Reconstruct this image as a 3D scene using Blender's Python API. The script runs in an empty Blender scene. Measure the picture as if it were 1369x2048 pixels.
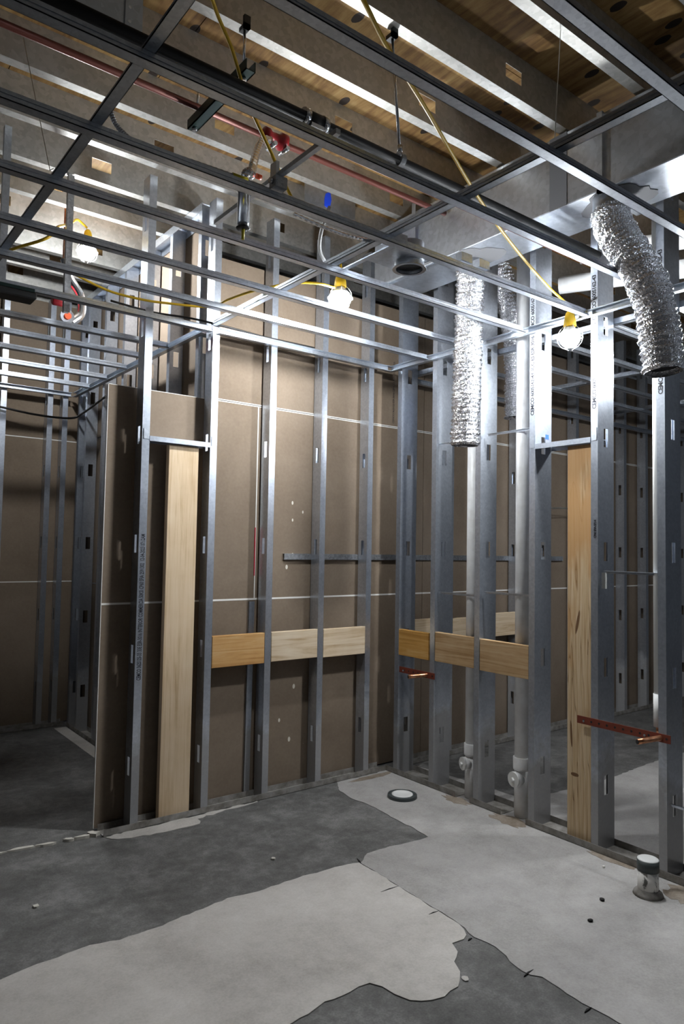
import bpy, bmesh, math, random
from mathutils import Vector, Matrix
random.seed(7)
S = bpy.context.scene
COL = S.collection

# ------------------------------------------------------------------ camera
cam_d = bpy.data.cameras.new('camera')
cam = bpy.data.objects.new('camera', cam_d); COL.objects.link(cam)
cam_d.sensor_fit = 'VERTICAL'; cam_d.sensor_height = 36.0; cam_d.lens = 24.945
cam_d.clip_start = 0.02; cam_d.clip_end = 100
RT = Vector((0.790505, -0.612210, 0.017373)); UP = Vector((-0.044684, -0.029361, 0.998570)); FW = Vector((0.610824, 0.790150, 0.050566))
cam.matrix_world = Matrix(((RT.x, UP.x, -FW.x, -3.3559), (RT.y, UP.y, -FW.y, -3.7892), (RT.z, UP.z, -FW.z, 1.55), (0, 0, 0, 1)))
S.camera = cam

# ------------------------------------------------------------------ world, exposure
w = bpy.data.worlds.new('world'); S.world = w; w.use_nodes = True
w.node_tree.nodes['Background'].inputs[0].default_value = (0.80, 0.88, 1.0, 1)
w.node_tree.nodes['Background'].inputs[1].default_value = 0.014
S.view_settings.view_transform = 'Standard'; S.view_settings.look = 'None'
S.view_settings.exposure = 1.27; S.view_settings.gamma = 1.0
S.view_settings.use_curve_mapping = False
BULB = 440.0            # radiance of every temporary lamp

# ------------------------------------------------------------------ materials
def mat(name, base, rough=.5, metal=0., build=None, **kw):
    m = bpy.data.materials.new(name); m.use_nodes = True
    nt = m.node_tree; b = nt.nodes['Principled BSDF']
    b.inputs['Base Color'].default_value = (*base, 1); b.inputs['Roughness'].default_value = rough; b.inputs['Metallic'].default_value = metal
    for k, v in kw.items(): b.inputs[k.replace('_', ' ')].default_value = v
    if build: build(nt, b)
    return m
def N(nt, t, **kw):
    n = nt.nodes.new(t)
    for k, v in kw.items():
        if k.startswith('i_'): n.inputs[k[2:].replace('_', ' ')].default_value = v
        else: setattr(n, k, v)
    return n
def coords(nt, scale=(1, 1, 1), kind='Object', geo=False):
    if geo: src = N(nt, 'ShaderNodeNewGeometry').outputs['Position']
    else: src = N(nt, 'ShaderNodeTexCoord').outputs[kind]
    mp = N(nt, 'ShaderNodeMapping'); mp.inputs['Scale'].default_value = scale
    nt.links.new(src, mp.inputs['Vector']); return mp.outputs[0]
def ramp(nt, fac, stops):
    r = N(nt, 'ShaderNodeValToRGB'); e = r.color_ramp.elements
    while len(e) < len(stops): e.new(0.5)
    for i, (p, c) in enumerate(stops): e[i].position = p; e[i].color = (*c, 1) if len(c) == 3 else c
    nt.links.new(fac, r.inputs[0]); return r.outputs[0]
def noise(nt, vec, scale, detail=4, rough=.55, dist=0):
    n = N(nt, 'ShaderNodeTexNoise'); n.inputs['Scale'].default_value = scale; n.inputs['Detail'].default_value = detail
    n.inputs['Roughness'].default_value = rough; n.inputs['Distortion'].default_value = dist
    nt.links.new(vec, n.inputs['Vector']); return n.outputs[0]
def mix(nt, fac, a, b, blend='MIX'):
    m = N(nt, 'ShaderNodeMix', data_type='RGBA', blend_type=blend)
    for i, v in ((0, fac), (6, a), (7, b)):
        if isinstance(v, (int, float)): m.inputs[i].default_value = v
        elif isinstance(v, tuple): m.inputs[i].default_value = (*v, 1)
        else: nt.links.new(v, m.inputs[i])
    return m.outputs[2]
def math_(nt, op, a, b=0.0):
    m = N(nt, 'ShaderNodeMath', operation=op)
    for i, v in ((0, a), (1, b)):
        if isinstance(v, (int, float)): m.inputs[i].default_value = v
        else: nt.links.new(v, m.inputs[i])
    return m.outputs[0]
def bump(nt, b, h, strength=.3, dist=.005):
    n = N(nt, 'ShaderNodeBump'); n.inputs['Strength'].default_value = strength; n.inputs['Distance'].default_value = dist
    nt.links.new(h, n.inputs['Height']); nt.links.new(n.outputs[0], b.inputs['Normal'])

def galv(c1, c2, r1, r2, sc=60, dusty=0.0):
    def f(nt, b):
        v = coords(nt, geo=True)
        vo = N(nt, 'ShaderNodeTexVoronoi'); vo.inputs['Scale'].default_value = sc; nt.links.new(v, vo.inputs['Vector'])
        n = noise(nt, v, 5, 5)
        sep = N(nt, 'ShaderNodeSeparateColor'); nt.links.new(vo.outputs['Color'], sep.inputs[0])
        f1 = math_(nt, 'ADD', math_(nt, 'MULTIPLY', sep.outputs[0], .45), math_(nt, 'MULTIPLY', n, .55))
        col = ramp(nt, f1, [(.25, c1), (.75, c2)])
        if dusty:      # cement splash and dust on the lowest half metre of the studs
            sp = N(nt, 'ShaderNodeSeparateXYZ'); nt.links.new(v, sp.inputs[0])
            hgt = math_(nt, 'SUBTRACT', sp.outputs[2], math_(nt, 'MULTIPLY', noise(nt, v, 3.5, 5, .65), .75))
            msk = ramp(nt, hgt, [(0.0, (1, 1, 1)), (.16, (0, 0, 0))])
            mk = math_(nt, 'MULTIPLY', msk, dusty)
            col = mix(nt, mk, col, (.25, .235, .215))
            nt.links.new(math_(nt, 'MULTIPLY', math_(nt, 'SUBTRACT', 1.0, mk), b.inputs['Metallic'].default_value), b.inputs['Metallic'])
        nt.links.new(col, b.inputs['Base Color'])
        mr = N(nt, 'ShaderNodeMapRange'); mr.inputs['To Min'].default_value = r1; mr.inputs['To Max'].default_value = r2
        nt.links.new(n, mr.inputs[0]); nt.links.new(mr.outputs[0], b.inputs['Roughness'])
        bump(nt, b, noise(nt, v, 7, 2), .07, .004)
    return f
M = {}
M['stud'] = mat('galvanized_stud', (.6, .62, .66), .4, .86, galv((.50, .54, .61), (.60, .64, .71), .25, .36, 80, .75))
M['tee'] = mat('galvanized_tee', (.6, .62, .66), .4, .90, galv((.50, .54, .60), (.62, .66, .72), .27, .40, 90))
M['joist'] = mat('galvanized_joist', (.6, .62, .66), .4, .85, galv((.42, .41, .38), (.54, .53, .50), .46, .60, 50))  # warm tint puts the plywood's reflected colour into the steel
M['duct'] = mat('galvanized_duct', (.6, .62, .66), .35, .9, galv((.46, .49, .53), (.58, .61, .66), .28, .42, 45))
M['chrome'] = mat('bright_steel', (.75, .76, .78), .18, 1.)
M['steel'] = mat('dull_steel', (.40, .41, .42), .45, .9, galv((.30, .31, .32), (.5, .51, .53), .35, .55, 90))
M['black_pipe'] = mat('black_pipe', (.005, .005, .0055), .55, 0., None, Specular_IOR_Level=.18)
M['dusty'] = mat('dusty_track', (.26, .245, .22), .85, .1, lambda nt, b: nt.links.new(ramp(nt, noise(nt, coords(nt, geo=True), 12, 6, .65), [(.35, (.15, .135, .115)), (.6, (.30, .285, .265))]), b.inputs['Base Color']))
M['strut'] = mat('dark_green_strut', (.012, .03, .026), .4, .4)
def foil(nt, b):
    v = coords(nt, geo=True)
    n1 = noise(nt, v, 60, 3, .6, .6)
    vo = N(nt, 'ShaderNodeTexVoronoi'); vo.inputs['Scale'].default_value = 110; nt.links.new(v, vo.inputs['Vector'])
    h = math_(nt, 'ADD', n1, math_(nt, 'MULTIPLY', vo.outputs[0], .8))
    bump(nt, b, h, .9, .006)
M['foil'] = mat('crumpled_foil', (.90, .90, .92), .22, 1.0, foil)
def pvc(nt, b):
    v = coords(nt, geo=True)
    nt.links.new(ramp(nt, noise(nt, v, 14, 5), [(.30, (.74, .73, .72)), (.6, (.86, .86, .86))]), b.inputs['Base Color'])
M['pvc'] = mat('white_pvc', (.72, .71, .68), .38, 0., pvc)
M['white'] = mat('white_plastic', (.72, .72, .70), .45)
M['redpipe'] = mat('red_brown_pipe', (.13, .036, .025), .4, .4)
M['copper'] = mat('copper', (.62, .27, .14), .33, 1., lambda nt, b: nt.links.new(ramp(nt, noise(nt, coords(nt, geo=True), 30, 4), [(.35, (.34, .14, .07)), (.65, (.72, .36, .20))]), b.inputs['Base Color']))
M['red'] = mat('red_paint', (.30, .012, .018), .35)
M['redstrap'] = mat('red_strap', (.20, .045, .025), .5, .3)
M['orange'] = mat('orange_plastic', (.85, .10, .02), .45)
M['blue'] = mat('blue_tape', (.01, .05, .55), .5)
M['yellow'] = mat('yellow_cord', (.68, .42, .01), .45)
M['yellow_tag'] = mat('yellow_tag', (.62, .52, .02), .5)
M['black'] = mat('black_plastic', (.012, .012, .012), .5)
M['grey_pipe'] = mat('grey_collar', (.045, .055, .055), .5)
M['mastic'] = mat('grey_mastic', (.11, .11, .115), .6)
M['ink'] = mat('black_ink', (.01, .01, .018), .6)
M['wire'] = mat('wire', (.65, .64, .60), .35, .9)
M['paper'] = mat('white_gypsum', (.74, .72, .68), .8)
M['label_red'] = mat('red_label', (.45, .01, .03), .5)
def bulbm(nt, b, k=1.0):
    b.inputs['Emission Color'].default_value = (.93, .97, 1.0, 1); b.inputs['Emission Strength'].default_value = BULB * k
M['bulb'] = mat('lit_bulb', (.9, .9, .9), .4, 0, bulbm)
M['bulb_half'] = mat('lit_small_bulb', (.9, .9, .9), .4, 0, lambda nt, b: bulbm(nt, b, .5))
M['bulb_dim'] = mat('lit_weaker_bulb', (.9, .9, .9), .4, 0, lambda nt, b: bulbm(nt, b, .8))

def concrete(c1, c2, c3, sc=1.0, b_=.25):
    def f(nt, b):
        v = coords(nt, geo=True)
        n1 = noise(nt, v, 2.2 * sc, 6, .6, .4); n2 = noise(nt, v, 9 * sc, 8, .7); n3 = noise(nt, v, 120, 2)
        f1 = math_(nt, 'ADD', math_(nt, 'MULTIPLY', n1, .43), math_(nt, 'ADD', math_(nt, 'MULTIPLY', n2, .37), math_(nt, 'MULTIPLY', n3, .20)))
        nt.links.new(ramp(nt, f1, [(.36, c1), (.5, c2), (.64, c3)]), b.inputs['Base Color'])
        bump(nt, b, math_(nt, 'ADD', n2, math_(nt, 'MULTIPLY', n3, .3)), b_, .004)
    return f
M['slab'] = mat('dark_concrete', (.1, .1, .1), .75, 0, concrete((.058, .056, .052), (.112, .109, .104), (.205, .20, .192), 2.2, .5))
M['patch1'] = mat('warm_concrete', (.4, .38, .36), .8, 0, concrete((.345, .322, .292), (.455, .428, .396), (.54, .512, .48), 1.0))
M['patch2'] = mat('grey_concrete', (.36, .36, .36), .8, 0, concrete((.25, .238, .225), (.345, .33, .315), (.42, .404, .388), .8))
M['debris'] = mat('pale_debris', (.55, .52, .46), .9)
M['crack'] = mat('dark_crack', (.012, .011, .010), .9)
M['dust'] = mat('brown_dust', (.30, .22, .15), .95, 0, concrete((.15, .115, .08), (.22, .18, .14), (.30, .265, .225), 3))

def drywall(nt, b):
    v = coords(nt, geo=True)
    n1 = noise(nt, v, 1.7, 5, .6, .3); n2 = noise(nt, v, 60, 3)
    f1 = math_(nt, 'ADD', math_(nt, 'MULTIPLY', n1, .75), math_(nt, 'MULTIPLY', n2, .25))
    c = ramp(nt, f1, [(.3, (.145, .106, .073)), (.5, (.188, .142, .101)), (.7, (.228, .177, .130))])
    # splashed white paint flecks between the second and fourth stud
    sp = N(nt, 'ShaderNodeSeparateXYZ'); nt.links.new(v, sp.inputs[0])
    vo = N(nt, 'ShaderNodeTexVoronoi'); vo.inputs['Scale'].default_value = 27; vo.inputs['Randomness'].default_value = 1
    mp = N(nt, 'ShaderNodeMapping'); mp.inputs['Scale'].default_value = (1, 1, .6); nt.links.new(v, mp.inputs[0]); nt.links.new(mp.outputs[0], vo.inputs['Vector'])
    sc = N(nt, 'ShaderNodeSeparateColor'); nt.links.new(vo.outputs['Color'], sc.inputs[0])
    spot = math_(nt, 'MULTIPLY', math_(nt, 'LESS_THAN', vo.outputs['Distance'], math_(nt, 'MULTIPLY', sc.outputs[1], .26)), math_(nt, 'GREATER_THAN', sc.outputs[0], .62))
    inx = math_(nt, 'MULTIPLY', math_(nt, 'GREATER_THAN', sp.outputs[0], -.93), math_(nt, 'LESS_THAN', sp.outputs[0], -.62))
    inz = math_(nt, 'LESS_THAN', sp.outputs[2], 1.95)
    iny = math_(nt, 'LESS_THAN', sp.outputs[1], .3)
    mk = math_(nt, 'MULTIPLY', math_(nt, 'MULTIPLY', spot, inx), math_(nt, 'MULTIPLY', inz, iny))
    nt.links.new(mix(nt, mk, c, (.62, .58, .50)), b.inputs['Base Color'])
    bump(nt, b, n2, .08, .002)
M['drywall'] = mat('brown_gypsum_board', (.3, .23, .16), .9, 0, drywall)

def wood(c1, c2, c3, axis, stain=None):
    def f(nt, b):
        sc = [34, 34, 34]; sc[axis] = 1.6
        v = coords(nt, tuple(sc), geo=True)
        n1 = noise(nt, v, 1.0, 5, .6, 1.2); v2 = coords(nt, geo=True); n2 = noise(nt, v2, 5, 4)
        f1 = math_(nt, 'ADD', math_(nt, 'MULTIPLY', n1, .7), math_(nt, 'MULTIPLY', n2, .3))
        c = ramp(nt, f1, [(.34, c1), (.5, c2), (.66, c3)])
        if stain:
            s2 = ramp(nt, noise(nt, coords(nt, (1, 1, .8), geo=True), 3.2, 4, .6), [(.42, (0, 0, 0)), (.62, (1, 1, 1))])
            c = mix(nt, s2, c, stain)
        nt.links.new(c, b.inputs['Base Color']); bump(nt, b, n1, .15, .002)
    return f
M['wood_v'] = mat('pale_board_upright', (.6, .45, .28), .7, 0, wood((.46, .32, .18), (.60, .45, .29), (.66, .52, .36), 2))
M['wood_x'] = mat('pale_board_level', (.6, .45, .28), .7, 0, wood((.42, .29, .16), (.60, .47, .32), (.68, .57, .42), 0))
M['wood_xo'] = mat('orange_board_level', (.5, .3, .12), .65, 0, wood((.40, .19, .05), (.55, .31, .11), (.62, .41, .20), 0))
M['wood_y'] = mat('tan_board_level', (.5, .3, .12), .7, 0, wood((.32, .18, .07), (.46, .30, .15), (.55, .40, .24), 1))
M['wood_yo'] = mat('orange_board_level_side', (.5, .3, .12), .65, 0, wood((.36, .17, .03), (.52, .27, .06), (.60, .37, .14), 1))
def knotty(nt, b):
    v = coords(nt, geo=True); sp = N(nt, 'ShaderNodeSeparateXYZ'); nt.links.new(v, sp.inputs[0])
    big = noise(nt, coords(nt, (1, 7, .55), geo=True), 1.3, 3, .5, .5); fine = noise(nt, coords(nt, (1, 90, 3), geo=True), 1.0, 4, .6)
    f1 = math_(nt, 'FRACT', math_(nt, 'MULTIPLY', big, 7.0))
    c = ramp(nt, fine, [(.3, (.40, .25, .12)), (.5, (.56, .41, .24)), (.7, (.66, .53, .36))])
    c = mix(nt, ramp(nt, f1, [(0, (1, 1, 1)), (.10, (0, 0, 0)), (.9, (0, 0, 0)), (1, (.3, .3, .3))]), c, (.20, .11, .04))
    st = math_(nt, 'ADD', noise(nt, coords(nt, (1, 3, .9), geo=True), 2.2, 4, .6), math_(nt, 'MULTIPLY', math_(nt, 'SUBTRACT', sp.outputs[2], 1.35), .30))
    c = mix(nt, ramp(nt, st, [(.42, (0, 0, 0)), (.62, (.8, .8, .8))]), c, (.44, .23, .075))
    for ky, kz, ry, rz, bend in ((-1.517, 1.17, .010, .075, .18), (-1.478, .565, .007, .085, -.05), (-1.50, .355, .03, .012, 0)):
        dy = math_(nt, 'DIVIDE', math_(nt, 'SUBTRACT', math_(nt, 'ADD', sp.outputs[1], math_(nt, 'MULTIPLY', math_(nt, 'SUBTRACT', sp.outputs[2], kz), bend)), ky), ry)
        dz = math_(nt, 'DIVIDE', math_(nt, 'SUBTRACT', sp.outputs[2], kz), rz)
        d = math_(nt, 'ADD', math_(nt, 'ADD', math_(nt, 'MULTIPLY', dy, dy), math_(nt, 'MULTIPLY', dz, dz)), math_(nt, 'MULTIPLY', fine, .5))
        c = mix(nt, ramp(nt, d, [(.9, (1, 1, 1)), (1.2, (0, 0, 0))]), c, (.15, .075, .03))
    nt.links.new(c, b.inputs['Base Color']); bump(nt, b, fine, .15, .002)
M['wood_k'] = mat('knotty_board', (.5, .34, .18), .7, 0, knotty)

def ply(nt, b):
    v0 = coords(nt, geo=True)
    n1 = noise(nt, coords(nt, (13, 1.6, 1), geo=True), 1.0, 4, .6, 1.6)
    n2 = noise(nt, v0, 2.4, 6, .65); n3 = noise(nt, coords(nt, (45, 4, 1), geo=True), 1.0, 3)
    f1 = math_(nt, 'ADD', math_(nt, 'MULTIPLY', n1, .38), math_(nt, 'ADD', math_(nt, 'MULTIPLY', n2, .45), math_(nt, 'MULTIPLY', n3, .17)))
    c = ramp(nt, f1, [(.36, (.085, .036, .010)), (.47, (.20, .105, .030)), (.56, (.31, .185, .062)), (.68, (.43, .29, .12))])
    vo = N(nt, 'ShaderNodeTexVoronoi', voronoi_dimensions='2D'); vo.inputs['Scale'].default_value = 6.0; nt.links.new(coords(nt, (1, .6, 0), geo=True), vo.inputs['Vector'])
    sc = N(nt, 'ShaderNodeSeparateColor'); nt.links.new(vo.outputs['Color'], sc.inputs[0])
    k = math_(nt, 'MULTIPLY', math_(nt, 'LESS_THAN', math_(nt, 'ADD', vo.outputs['Distance'], math_(nt, 'MULTIPLY', n3, .06)), .165), math_(nt, 'GREATER_THAN', sc.outputs[0], .5))
    nt.links.new(mix(nt, k, c, (.020, .010, .005)), b.inputs['Base Color'])
M['ply'] = mat('plywood_deck', (.4, .25, .1), .75, 0, ply)

# ------------------------------------------------------------------ mesh helpers
class MB:
    def __init__(s): s.v = []; s.f = []; s.smooth = []
    def box(s, x0, x1, y0, y1, z0, z1):
        n = len(s.v)
        s.v += [(x0, y0, z0), (x1, y0, z0), (x1, y1, z0), (x0, y1, z0), (x0, y0, z1), (x1, y0, z1), (x1, y1, z1), (x0, y1, z1)]
        q = [(0, 3, 2, 1), (4, 5, 6, 7), (0, 1, 5, 4), (1, 2, 6, 5), (2, 3, 7, 6), (3, 0, 4, 7)]
        if (x1 - x0) * (y1 - y0) * (z1 - z0) < 0: q = [tuple(reversed(a)) for a in q]
        s.f += [tuple(n + i for i in a) for a in q]; s.smooth += [False] * 6; return s
    def tube(s, pts, r, n=12, caps=True, smooth=True, r_fn=None):
        pts = [Vector(p) for p in pts]; base = len(s.v); k = len(pts)
        t0 = (pts[1] - pts[0]).normalized()
        ref = Vector((0, 0, 1)) if abs(t0.z) < .9 else Vector((1, 0, 0))
        a = t0.cross(ref).normalized()
        for i, p in enumerate(pts):
            t = (pts[min(i + 1, k - 1)] - pts[max(i - 1, 0)]).normalized()
            a = (a - t * a.dot(t)).normalized(); b = t.cross(a)
            rr = r[i] if isinstance(r, (list, tuple)) else r
            for j in range(n):
                th = 2 * math.pi * j / n
                q = rr if r_fn is None else rr + r_fn(i, j)
                s.v.append(tuple(p + a * (math.cos(th) * q) + b * (math.sin(th) * q)))
        for i in range(k - 1):
            for j in range(n):
                j2 = (j + 1) % n
                s.f.append((base + i * n + j, base + i * n + j2, base + (i + 1) * n + j2, base + (i + 1) * n + j)); s.smooth.append(smooth)
        if caps:
            s.f.append(tuple(base + j for j in reversed(range(n)))); s.f.append(tuple(base + (k - 1) * n + j for j in range(n))); s.smooth += [False, False]
        return s
    def cyl(s, p0, p1, r, n=20, caps=True): return s.tube([p0, p1], r, n, caps)
    def ring(s, c, axis, r0, r1, h, n=32):
        # flat annulus of height h along axis
        c = Vector(c); ax = Vector(axis).normalized(); ref = Vector((0, 0, 1)) if abs(ax.z) < .9 else Vector((1, 0, 0))
        a = ax.cross(ref).normalized(); b = ax.cross(a); base = len(s.v)
        for rr, hh in ((r0, 0), (r1, 0), (r1, h), (r0, h)):
            for j in range(n):
                th = 2 * math.pi * j / n; s.v.append(tuple(c + a * (rr * math.cos(th)) + b * (rr * math.sin(th)) + ax * hh))
        for m in range(4):
            for j in range(n):
                j2 = (j + 1) % n; m2 = (m + 1) % 4
                s.f.append((base + m * n + j, base + m * n + j2, base + m2 * n + j2, base + m2 * n + j)); s.smooth.append(False)
        return s
    def lathe(s, prof, c, n=24, axis='z'):
        base = len(s.v); k = len(prof)
        for r, h in prof:
            for j in range(n):
                th = 2 * math.pi * j / n; u, v_ = r * math.cos(th), r * math.sin(th)
                s.v.append((c[0] + u, c[1] + v_, c[2] + h) if axis == 'z' else (c[0] + h, c[1] + u, c[2] + v_) if axis == 'x' else (c[0] + u, c[1] + h, c[2] + v_))
        for i in range(k - 1):
            for j in range(n):
                j2 = (j + 1) % n; s.f.append((base + i * n + j, base + i * n + j2, base + (i + 1) * n + j2, base + (i + 1) * n + j)); s.smooth.append(True)
        s.f.append(tuple(base + j for j in reversed(range(n)))); s.f.append(tuple(base + (k - 1) * n + j for j in range(n))); s.smooth += [False, False]
        return s
    def poly(s, pts, z0, z1):
        base = len(s.v); n = len(pts)
        s.v += [(x, y, z0) for x, y in pts] + [(x, y, z1) for x, y in pts]
        s.f.append(tuple(base + i for i in range(n))[::-1]); s.f.append(tuple(base + n + i for i in range(n))); s.smooth += [False, False]
        for i in range(n):
            j = (i + 1) % n; s.f.append((base + i, base + j, base + n + j, base + n + i)); s.smooth.append(False)
        return s
    def mapped(s, fn): s.v = [fn(*p) for p in s.v]; return s
    def mesh(s, name, m, bevel=0):
        me = bpy.data.meshes.new(name); me.from_pydata(s.v, [], s.f); me.polygons.foreach_set('use_smooth', s.smooth)
        bm = bmesh.new(); bm.from_mesh(me)
        bmesh.ops.recalc_face_normals(bm, faces=bm.faces)
        if bevel: bmesh.ops.bevel(bm, geom=bm.edges[:], offset=bevel, segments=1, affect='EDGES', profile=.5)
        bm.to_mesh(me); bm.free(); me.materials.append(M[m] if isinstance(m, str) else m); return me
    def build(s, name, m, parent=None, bevel=0, loc=None):
        o = bpy.data.objects.new(name, s.mesh(name, m, bevel)); COL.objects.link(o)
        if parent: o.parent = parent
        if loc: o.location = loc
        return o
def place(me, name, parent, loc=(0, 0, 0), rot=(0, 0, 0)):
    o = bpy.data.objects.new(name, me); COL.objects.link(o); o.parent = parent; o.location = loc; o.rotation_euler = rot; return o
def tag(o, label, cat, group=None):
    o['label'] = label; o['category'] = cat
    if group: o['group'] = group
    return o
def thing(name, label, cat, group=None):
    o = bpy.data.objects.new(name, None); COL.objects.link(o); o.empty_display_size = .1; return tag(o, label, cat, group)
def struct(name, label=None):
    o = bpy.data.objects.new(name, None); COL.objects.link(o); o['kind'] = 'structure'
    if label: o['label'] = label
    return o
def smoothpath(pts, n=8):
    pts = [Vector(p) for p in pts]; out = []
    P = [pts[0] * 2 - pts[1]] + pts + [pts[-1] * 2 - pts[-2]]
    for i in range(1, len(P) - 2):
        for k in range(n):
            t = k / n; a, b, c, d = P[i - 1], P[i], P[i + 1], P[i + 2]
            out.append(.5 * ((2 * b) + (c - a) * t + (2 * a - 5 * b + 4 * c - d) * t * t + (3 * b - a - 3 * c + d) * t ** 3))
    out.append(pts[-1]); return out
def stamp(text, parent, loc, size, m='ink', rot=None, name='ink_stamp', space=1.0):
    cu = bpy.data.curves.new(name, 'FONT'); cu.body = text; cu.size = size; cu.extrude = .0002; cu.resolution_u = 2; cu.space_character = space
    cu.materials.append(M[m]); o = bpy.data.objects.new(name, cu); COL.objects.link(o); o.parent = parent
    o.location = loc; o.rotation_euler = rot; return o
ROT_A = (math.pi / 2, -math.pi / 2, 0)                    # on a face towards -Y, reading upwards

# C-shaped cold formed section: web in the plane u=0, flanges running +u, depth along v, length along w
def csec(L, d, fl, lip=.011, t=.0022, holes=(), hw=.038, hl=.10):
    b = MB()
    hs = sorted(h for h in holes if 0 < h - hl / 2 and h + hl / 2 < L)
    if hs:
        c0, c1 = d / 2 - hw / 2, d / 2 + hw / 2
        b.box(0, t, 0, c0, 0, L); b.box(0, t, c1, d, 0, L)
        z = 0
        for h in hs: b.box(0, t, c0, c1, z, h - hl / 2); z = h + hl / 2
        b.box(0, t, c0, c1, z, L)
    else: b.box(0, t, 0, d, 0, L)
    b.box(t, fl, 0, t, 0, L); b.box(t, fl, d - t, d, 0, L)
    if lip: b.box(fl - t, fl, t, lip, 0, L); b.box(fl - t, fl, d - lip, d - t, 0, L)
    return b
HOLES = [.33 + .61 * k for k in range(6)]

# ------------------------------------------------------------------ floor
floor = MB().box(-9, 7, -8, 6, -.15, 0).build('floor', 'slab'); floor['kind'] = 'structure'; floor['label'] = 'dark grey stained concrete floor slab'
def rough_poly(pts, amp=.006, step=.03):
    out = []
    for i in range(len(pts)):
        a, b = Vector(pts[i]), Vector(pts[(i + 1) % len(pts)]); L = (b - a).length; n = max(1, min(60, int(L / step)))
        nrm = Vector((-(b - a).y, (b - a).x)).normalized() if L else Vector((0, 0))
        for k in range(n):
            p = a + (b - a) * (k / n); 
            if k: p += nrm * random.uniform(-amp, amp)
            out.append((p.x, p.y))
    return out
P1 = [(-7.5, -1.0), (-2.706, -1.017), (-2.619, -1.0), (-2.53, -.995), (-2.379, -.982), (-2.273, -1.015), (-2.128, -1.012), (-1.966, -.994), (-1.773, -.965), (-1.597, -.991), (-1.484, -.983), (-1.346, -.989), (-1.168, -1.006), (-1.076, -1.029), (-1.078, -1.19), (-1.084, -1.337), (-1.094, -1.575), (-1.102, -1.716), (-1.14, -1.79), (-1.171, -1.804), (-1.23, -1.797), (-1.256, -1.851), (-1.316, -1.889), (-1.345, -1.946), (-1.417, -2.003), (-1.497, -2.014), (-1.545, -2.002), (-1.608, -1.957), (-1.628, -1.902), (-1.635, -1.844), (-1.658, -1.802), (-1.703, -1.795), (-1.748, -1.801), (-1.849, -1.791), (-1.899, -1.803), (-1.999, -1.816), (-2.6, -1.87), (-7.5, -1.9)]
P2 = [(-.03, -.005), (-.438, -.012), (-.526, -.156), (-.534, -.228), (-.548, -.305), (-.529, -.433), (-.535, -.578), (-.547, -.702), (-.554, -.874), (-.575, -1.001), (-.64, -1.003), (-.796, -.978), (-.925, -.969), (-.976, -.969), (-1.072, -1.034), (-1.076, -1.182), (-1.083, -1.33), (-1.092, -1.569), (-1.1, -1.711), (-1.125, -1.819), (-1.112, -1.879), (-1.118, -1.947), (-1.15, -2.044), (-1.15, -2.111), (-1.125, -2.144), (-1.13, -2.226), (-1.135, -2.348), (-1.13, -2.448), (-1.12, -7), (6, -7), (6, -1.0), (1.857, -.987), (1.214, -1.009), (.822, -.999), (.551, -.961), (.33, -.93), (.30, -.5), (.25, -.1), (.16, -.02)]
def patch(name, pts, m, z, lab):
    b = MB(); b.poly(rough_poly(pts), 0, z)
    o = b.build(name, m, floor); o['label'] = lab; return o
patch('concrete_patch', P1, 'patch1', .004, 'light warm grey concrete infill strip with a wavy edge')
patch('concrete_patch', P2, 'patch2', .0035, 'smooth mid grey concrete infill beside the right stud wall')
sm = [(-1.984, -.006), (-1.96, -.05), (-1.90, -.085), (-1.78, -.12), (-1.638, -.127), (-1.49, -.128), (-1.47, -.06), (-1.24, -.03), (-1.05, -.02), (-1.05, -.006)]
o = MB().poly(rough_poly(sm, .012), 0, .003).build('mortar_smear', 'patch1', floor); o['label'] = 'pale mortar smear along the left wall track'
for a, b in (((-1.188, -1.319), (-1.083, -1.324)), ((-1.151, -1.587), (-1.095, -1.591)), ((-1.165, -1.821), (-1.138, -1.819)), ((-1.179, -2.104), (-1.115, -2.098)), ((-1.177, -2.353), (-1.135, -2.352)), ((-1.056, -.985), (-1.079, -1.05))):
    a, b = Vector(a), Vector(b); n = Vector((-(b - a).y, (b - a).x)).normalized() * .0035; mid = (a + b) / 2 + n * .6
    MB().poly([tuple(a), tuple(mid - n), tuple(b), tuple(mid + n)], .001, .0052).build('crack', 'crack', floor)
for i, (a, b, r) in enumerate((((-2.56, .10), (-2.44, .085), .010), ((-2.43, .09), (-2.31, .07), .013), ((-2.31, .07), (-2.21, .05), .010), ((-2.17, .06), (-2.13, .045), .014), ((-2.12, .05), (-2.04, .035), .010), ((-2.05, .07), (-2.0, .03), .022))):
    pts = []
    a, b = Vector(a), Vector(b); d = (b - a); nn = Vector((-d.y, d.x)).normalized()
    for k in range(14):
        th = 2 * math.pi * k / 14; q = random.uniform(.7, 1.25)
        p = (a + b) / 2 + d * (.52 * math.cos(th) * q) + nn * (r * math.sin(th) * q); pts.append((p.x, p.y))
    tag(MB().poly(pts, .0005, .009 + .002 * i).build('mortar_lump', 'debris'), ['flat pale mortar bead nearest the photo edge in the floor line', 'second pale mortar bead along the floor line', 'long thin pale mortar bead in the middle of the floor line', 'small round pale mortar bead in the floor line', 'pale mortar bead just before the drywall corner', 'thick pale mortar lump at the foot of the drywall corner'][i], 'mortar', 'mortar beads on the floor')

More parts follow.
